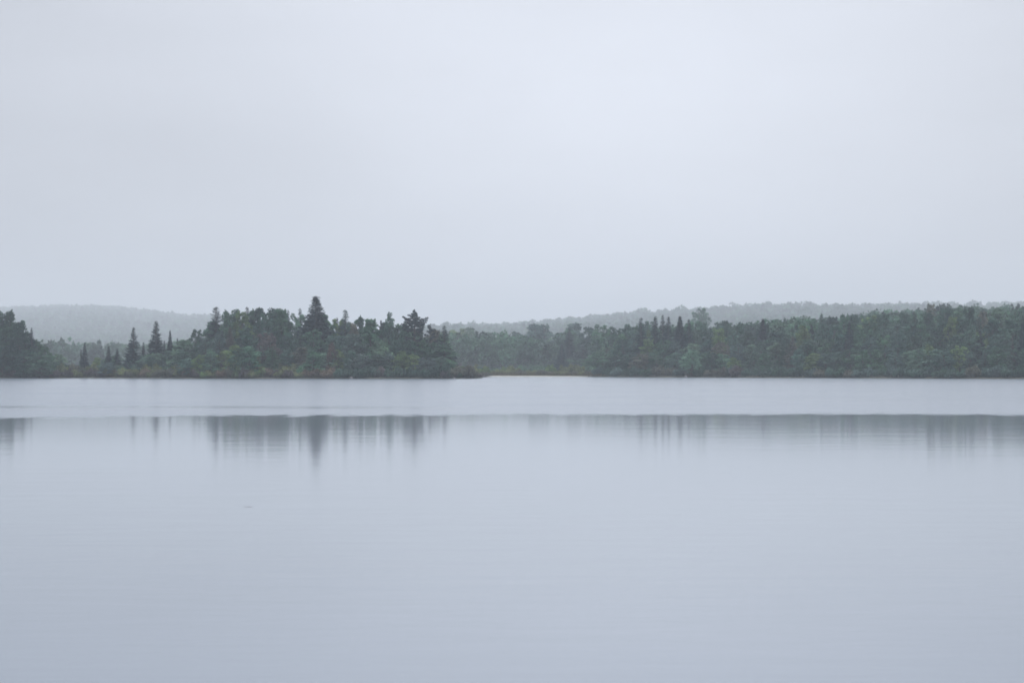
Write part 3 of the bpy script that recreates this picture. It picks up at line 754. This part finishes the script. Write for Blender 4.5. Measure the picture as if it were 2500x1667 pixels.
# ------------------------------------------------------------------ woods too far off to count
def far_wood(name, label, regions, tri_size, seed):
    """many lumpy little crowns as loose triangles, one mass"""
    r = np.random.default_rng(seed); CC, TT, TI = [], [], []
    for (p0, p1, d0, d1, space, n_leaf, size, hh) in regions:
        area = (p1 - p0) / FPX * (d1 * d1 - d0 * d0) / 2
        n = int(area / space ** 2)
        d = np.sqrt(r.uniform(d0 * d0, d1 * d1, n)); px = r.uniform(p0, p1, n)
        ok = d > ip(SHORE, np.maximum(px, 1200)) + 60
        d, px = d[ok], px[ok]; n = len(d)
        x = (px - 1250) / FPX * d; z = terrain(x, d)
        H = hh * r.uniform(0.8, 1.15, n) * (1 + (0.16 if d0 > 1000 else 0.06) * (r.random(n) > 0.95)); R = H * r.uniform(0.28, 0.46, n)
        con = r.random(n) < 0.10
        base = np.where(con[:, None], np.array([[0.018, 0.042, 0.036]]), np.array([[0.044, 0.098, 0.062]])) * r.uniform(0.75, 1.3, (n, 1)) * r.uniform(0.9, 1.1, (n, 3))
        f = r.uniform(0.12, 1.0, (n, n_leaf)); az = r.uniform(0, 6.283, (n, n_leaf))
        # each crown is a handful of lobes
        lob = r.integers(0, 7, (n, n_leaf)); la = r.uniform(0, 6.283, (n, 7)); lz = r.uniform(0.35, 0.9, (n, 7)); lr = r.uniform(0.2, 0.8, (n, 7))
        k = np.arange(n)[:, None]
        u = unit(r.normal(size=(n, n_leaf, 3))); u[..., 2] = np.abs(u[..., 2]) * np.where(r.random((n, n_leaf)) < 0.8, 1, -1)
        rr = r.uniform(0.6, 1.05, (n, n_leaf))[..., None]
        prof = np.sqrt(np.maximum(0.05, 1 - (2 * lz[k, lob] - 0.9) ** 2))
        lx = np.cos(la[k, lob]) * lr[k, lob] * prof; ly = np.sin(la[k, lob]) * lr[k, lob] * prof
        px_l = (lx + u[..., 0] * rr[..., 0] * 0.5) * R[:, None]; py_l = (ly + u[..., 1] * rr[..., 0] * 0.5) * R[:, None]
        pz_l = lz[k, lob] * H[:, None] + u[..., 2] * rr[..., 0] * 0.17 * H[:, None]
        # cones for the conifers among them
        px_l = np.where(con[:, None], np.cos(az) * (1 - f) * 0.8 * R[:, None], px_l); py_l = np.where(con[:, None], np.sin(az) * (1 - f) * 0.8 * R[:, None], py_l)
        pz_l = np.where(con[:, None], f * H[:, None] * 1.02, pz_l)
        cc = np.stack([px_l + x[:, None], py_l + d[:, None], pz_l + z[:, None]], -1).reshape(-1, 3)
        tone = np.clip(0.5 + 0.25 * r.normal(size=(n, 7))[k, lob] + 0.1 * r.normal(size=(n, n_leaf)), 0, 1).ravel()
        m = len(cc)
        a = unit(r.normal(size=(m, 3))); b = unit(np.cross(a, r.normal(size=(m, 3))))
        s = size * r.uniform(0.6, 1.4, (m, 1))
        tri = np.stack([cc - a * s, cc + (a * 0.5 + b * 0.87) * s, cc + (a * 0.5 - b * 0.87) * s], 1).reshape(-1, 3)
        CC.append(tri); TT.append(np.repeat(tone, 3)); TI.append(np.repeat(np.repeat(base, n_leaf, 0), 3, 0))
    V = np.concatenate(CC)
    o = link(name, mesh_np(name, V, np.arange(len(V)), 3, M_FAR, tone=np.concatenate(TT), tint=np.concatenate(TI)))
    o['kind'] = 'stuff'; o['label'] = label; o['category'] = 'forest'
    return o


far_wood('hillside_forest', 'hazy green forest on the slope behind the right-hand shore trees',
         [(1480, 2620, 455, 640, 5.5, 260, 0.40, 10.0), (1050, 2620, 640, 900, 7.5, 190, 0.58, 10.5)], 0.5, 401)
far_wood('ridge_forest', 'pale forest on the distant ridge fading into fog at right',
         [(900, 2650, 1000, 2000, 19, 110, 1.3, 14), (900, 2650, 2000, 3500, 22, 150, 1.8, 20)], 0.5, 402)
far_wood('misty_hill_forest', 'pale blue-grey forest on the misty hill at far left',
         [(-120, 900, 800, 1500, 13, 120, 1.0, 11), (-120, 900, 1500, 3000, 19, 90, 1.8, 15), (-120, 900, 3000, 5400, 25, 90, 2.8, 19)], 0.5, 403)

# sedge at the water's edge of the cove and the low shore: a mass of blades
r = np.random.default_rng(77)
n = 9000
px = np.where(r.random(n) < 0.55, r.uniform(1190, 1480, n), r.uniform(120, 830, n))
d = ip(SHORE, px) + r.uniform(0.6, 9, n) ** 1.0
x = (px - 1250) / FPX * d; z = np.maximum(terrain(x, d), 0)
hgt = r.uniform(0.35, 0.95, n); lean = r.normal(size=(n, 2)) * 0.22
wv = r.uniform(0.02, 0.05, n); ang = r.uniform(0, 3.14, n)
p = np.stack([x, d, z - 0.05], 1); w3 = np.stack([np.cos(ang) * wv, np.sin(ang) * wv, 0 * wv], 1)
tip = p + np.stack([lean[:, 0] * hgt, lean[:, 1] * hgt, hgt], 1)
V = np.stack([p - w3, p + w3, tip], 1).reshape(-1, 3)
tn = np.repeat(r.uniform(0.2, 0.9, n), 3)
ti = np.repeat(np.where(r.random((n, 1)) < 0.6, np.array([[0.085, 0.085, 0.04]]), np.array([[0.10, 0.075, 0.045]])), 3, 0)
o = link('sedge', mesh_np('sedge', V, np.arange(len(V)), 3, M_FAR, tone=tn, tint=ti))
o['kind'] = 'stuff'; o['label'] = 'tawny sedge fringing the low shore and the cove'; o['category'] = 'grass'

# ------------------------------------------------------------------ haze
hx, y0, y1, zb, zt = 14000.0, -3000.0, 7000.0, -3.6, 185.0
me = bpy.data.meshes.new('haze')
me.from_pydata([(-hx, y0, zb), (hx, y0, zb), (hx, y1, zb), (-hx, y1, zb), (-hx, y0, zt), (hx, y0, zt), (hx, y1, zt), (-hx, y1, zt)], [],
               [(3, 2, 1, 0), (4, 5, 6, 7), (0, 1, 5, 4), (1, 2, 6, 5), (2, 3, 7, 6), (3, 0, 4, 7)])
m, t = new_mat('mist')
pv = nd(t, 'ShaderNodeVolumePrincipled'); pv.inputs['Color'].default_value = (0.905, 0.952, 1.0, 1)
pv.inputs['Density'].default_value = HAZE; pv.inputs['Anisotropy'].default_value = 0.0
o = nd(t, 'ShaderNodeOutputMaterial'); t.links.new(pv.outputs[0], o.inputs['Volume'])
me.materials.append(m)
h_ = link('haze', me); h_['kind'] = 'stuff'; h_['label'] = 'thin grey mist lying over the lake and its shores'; h_['category'] = 'mist'
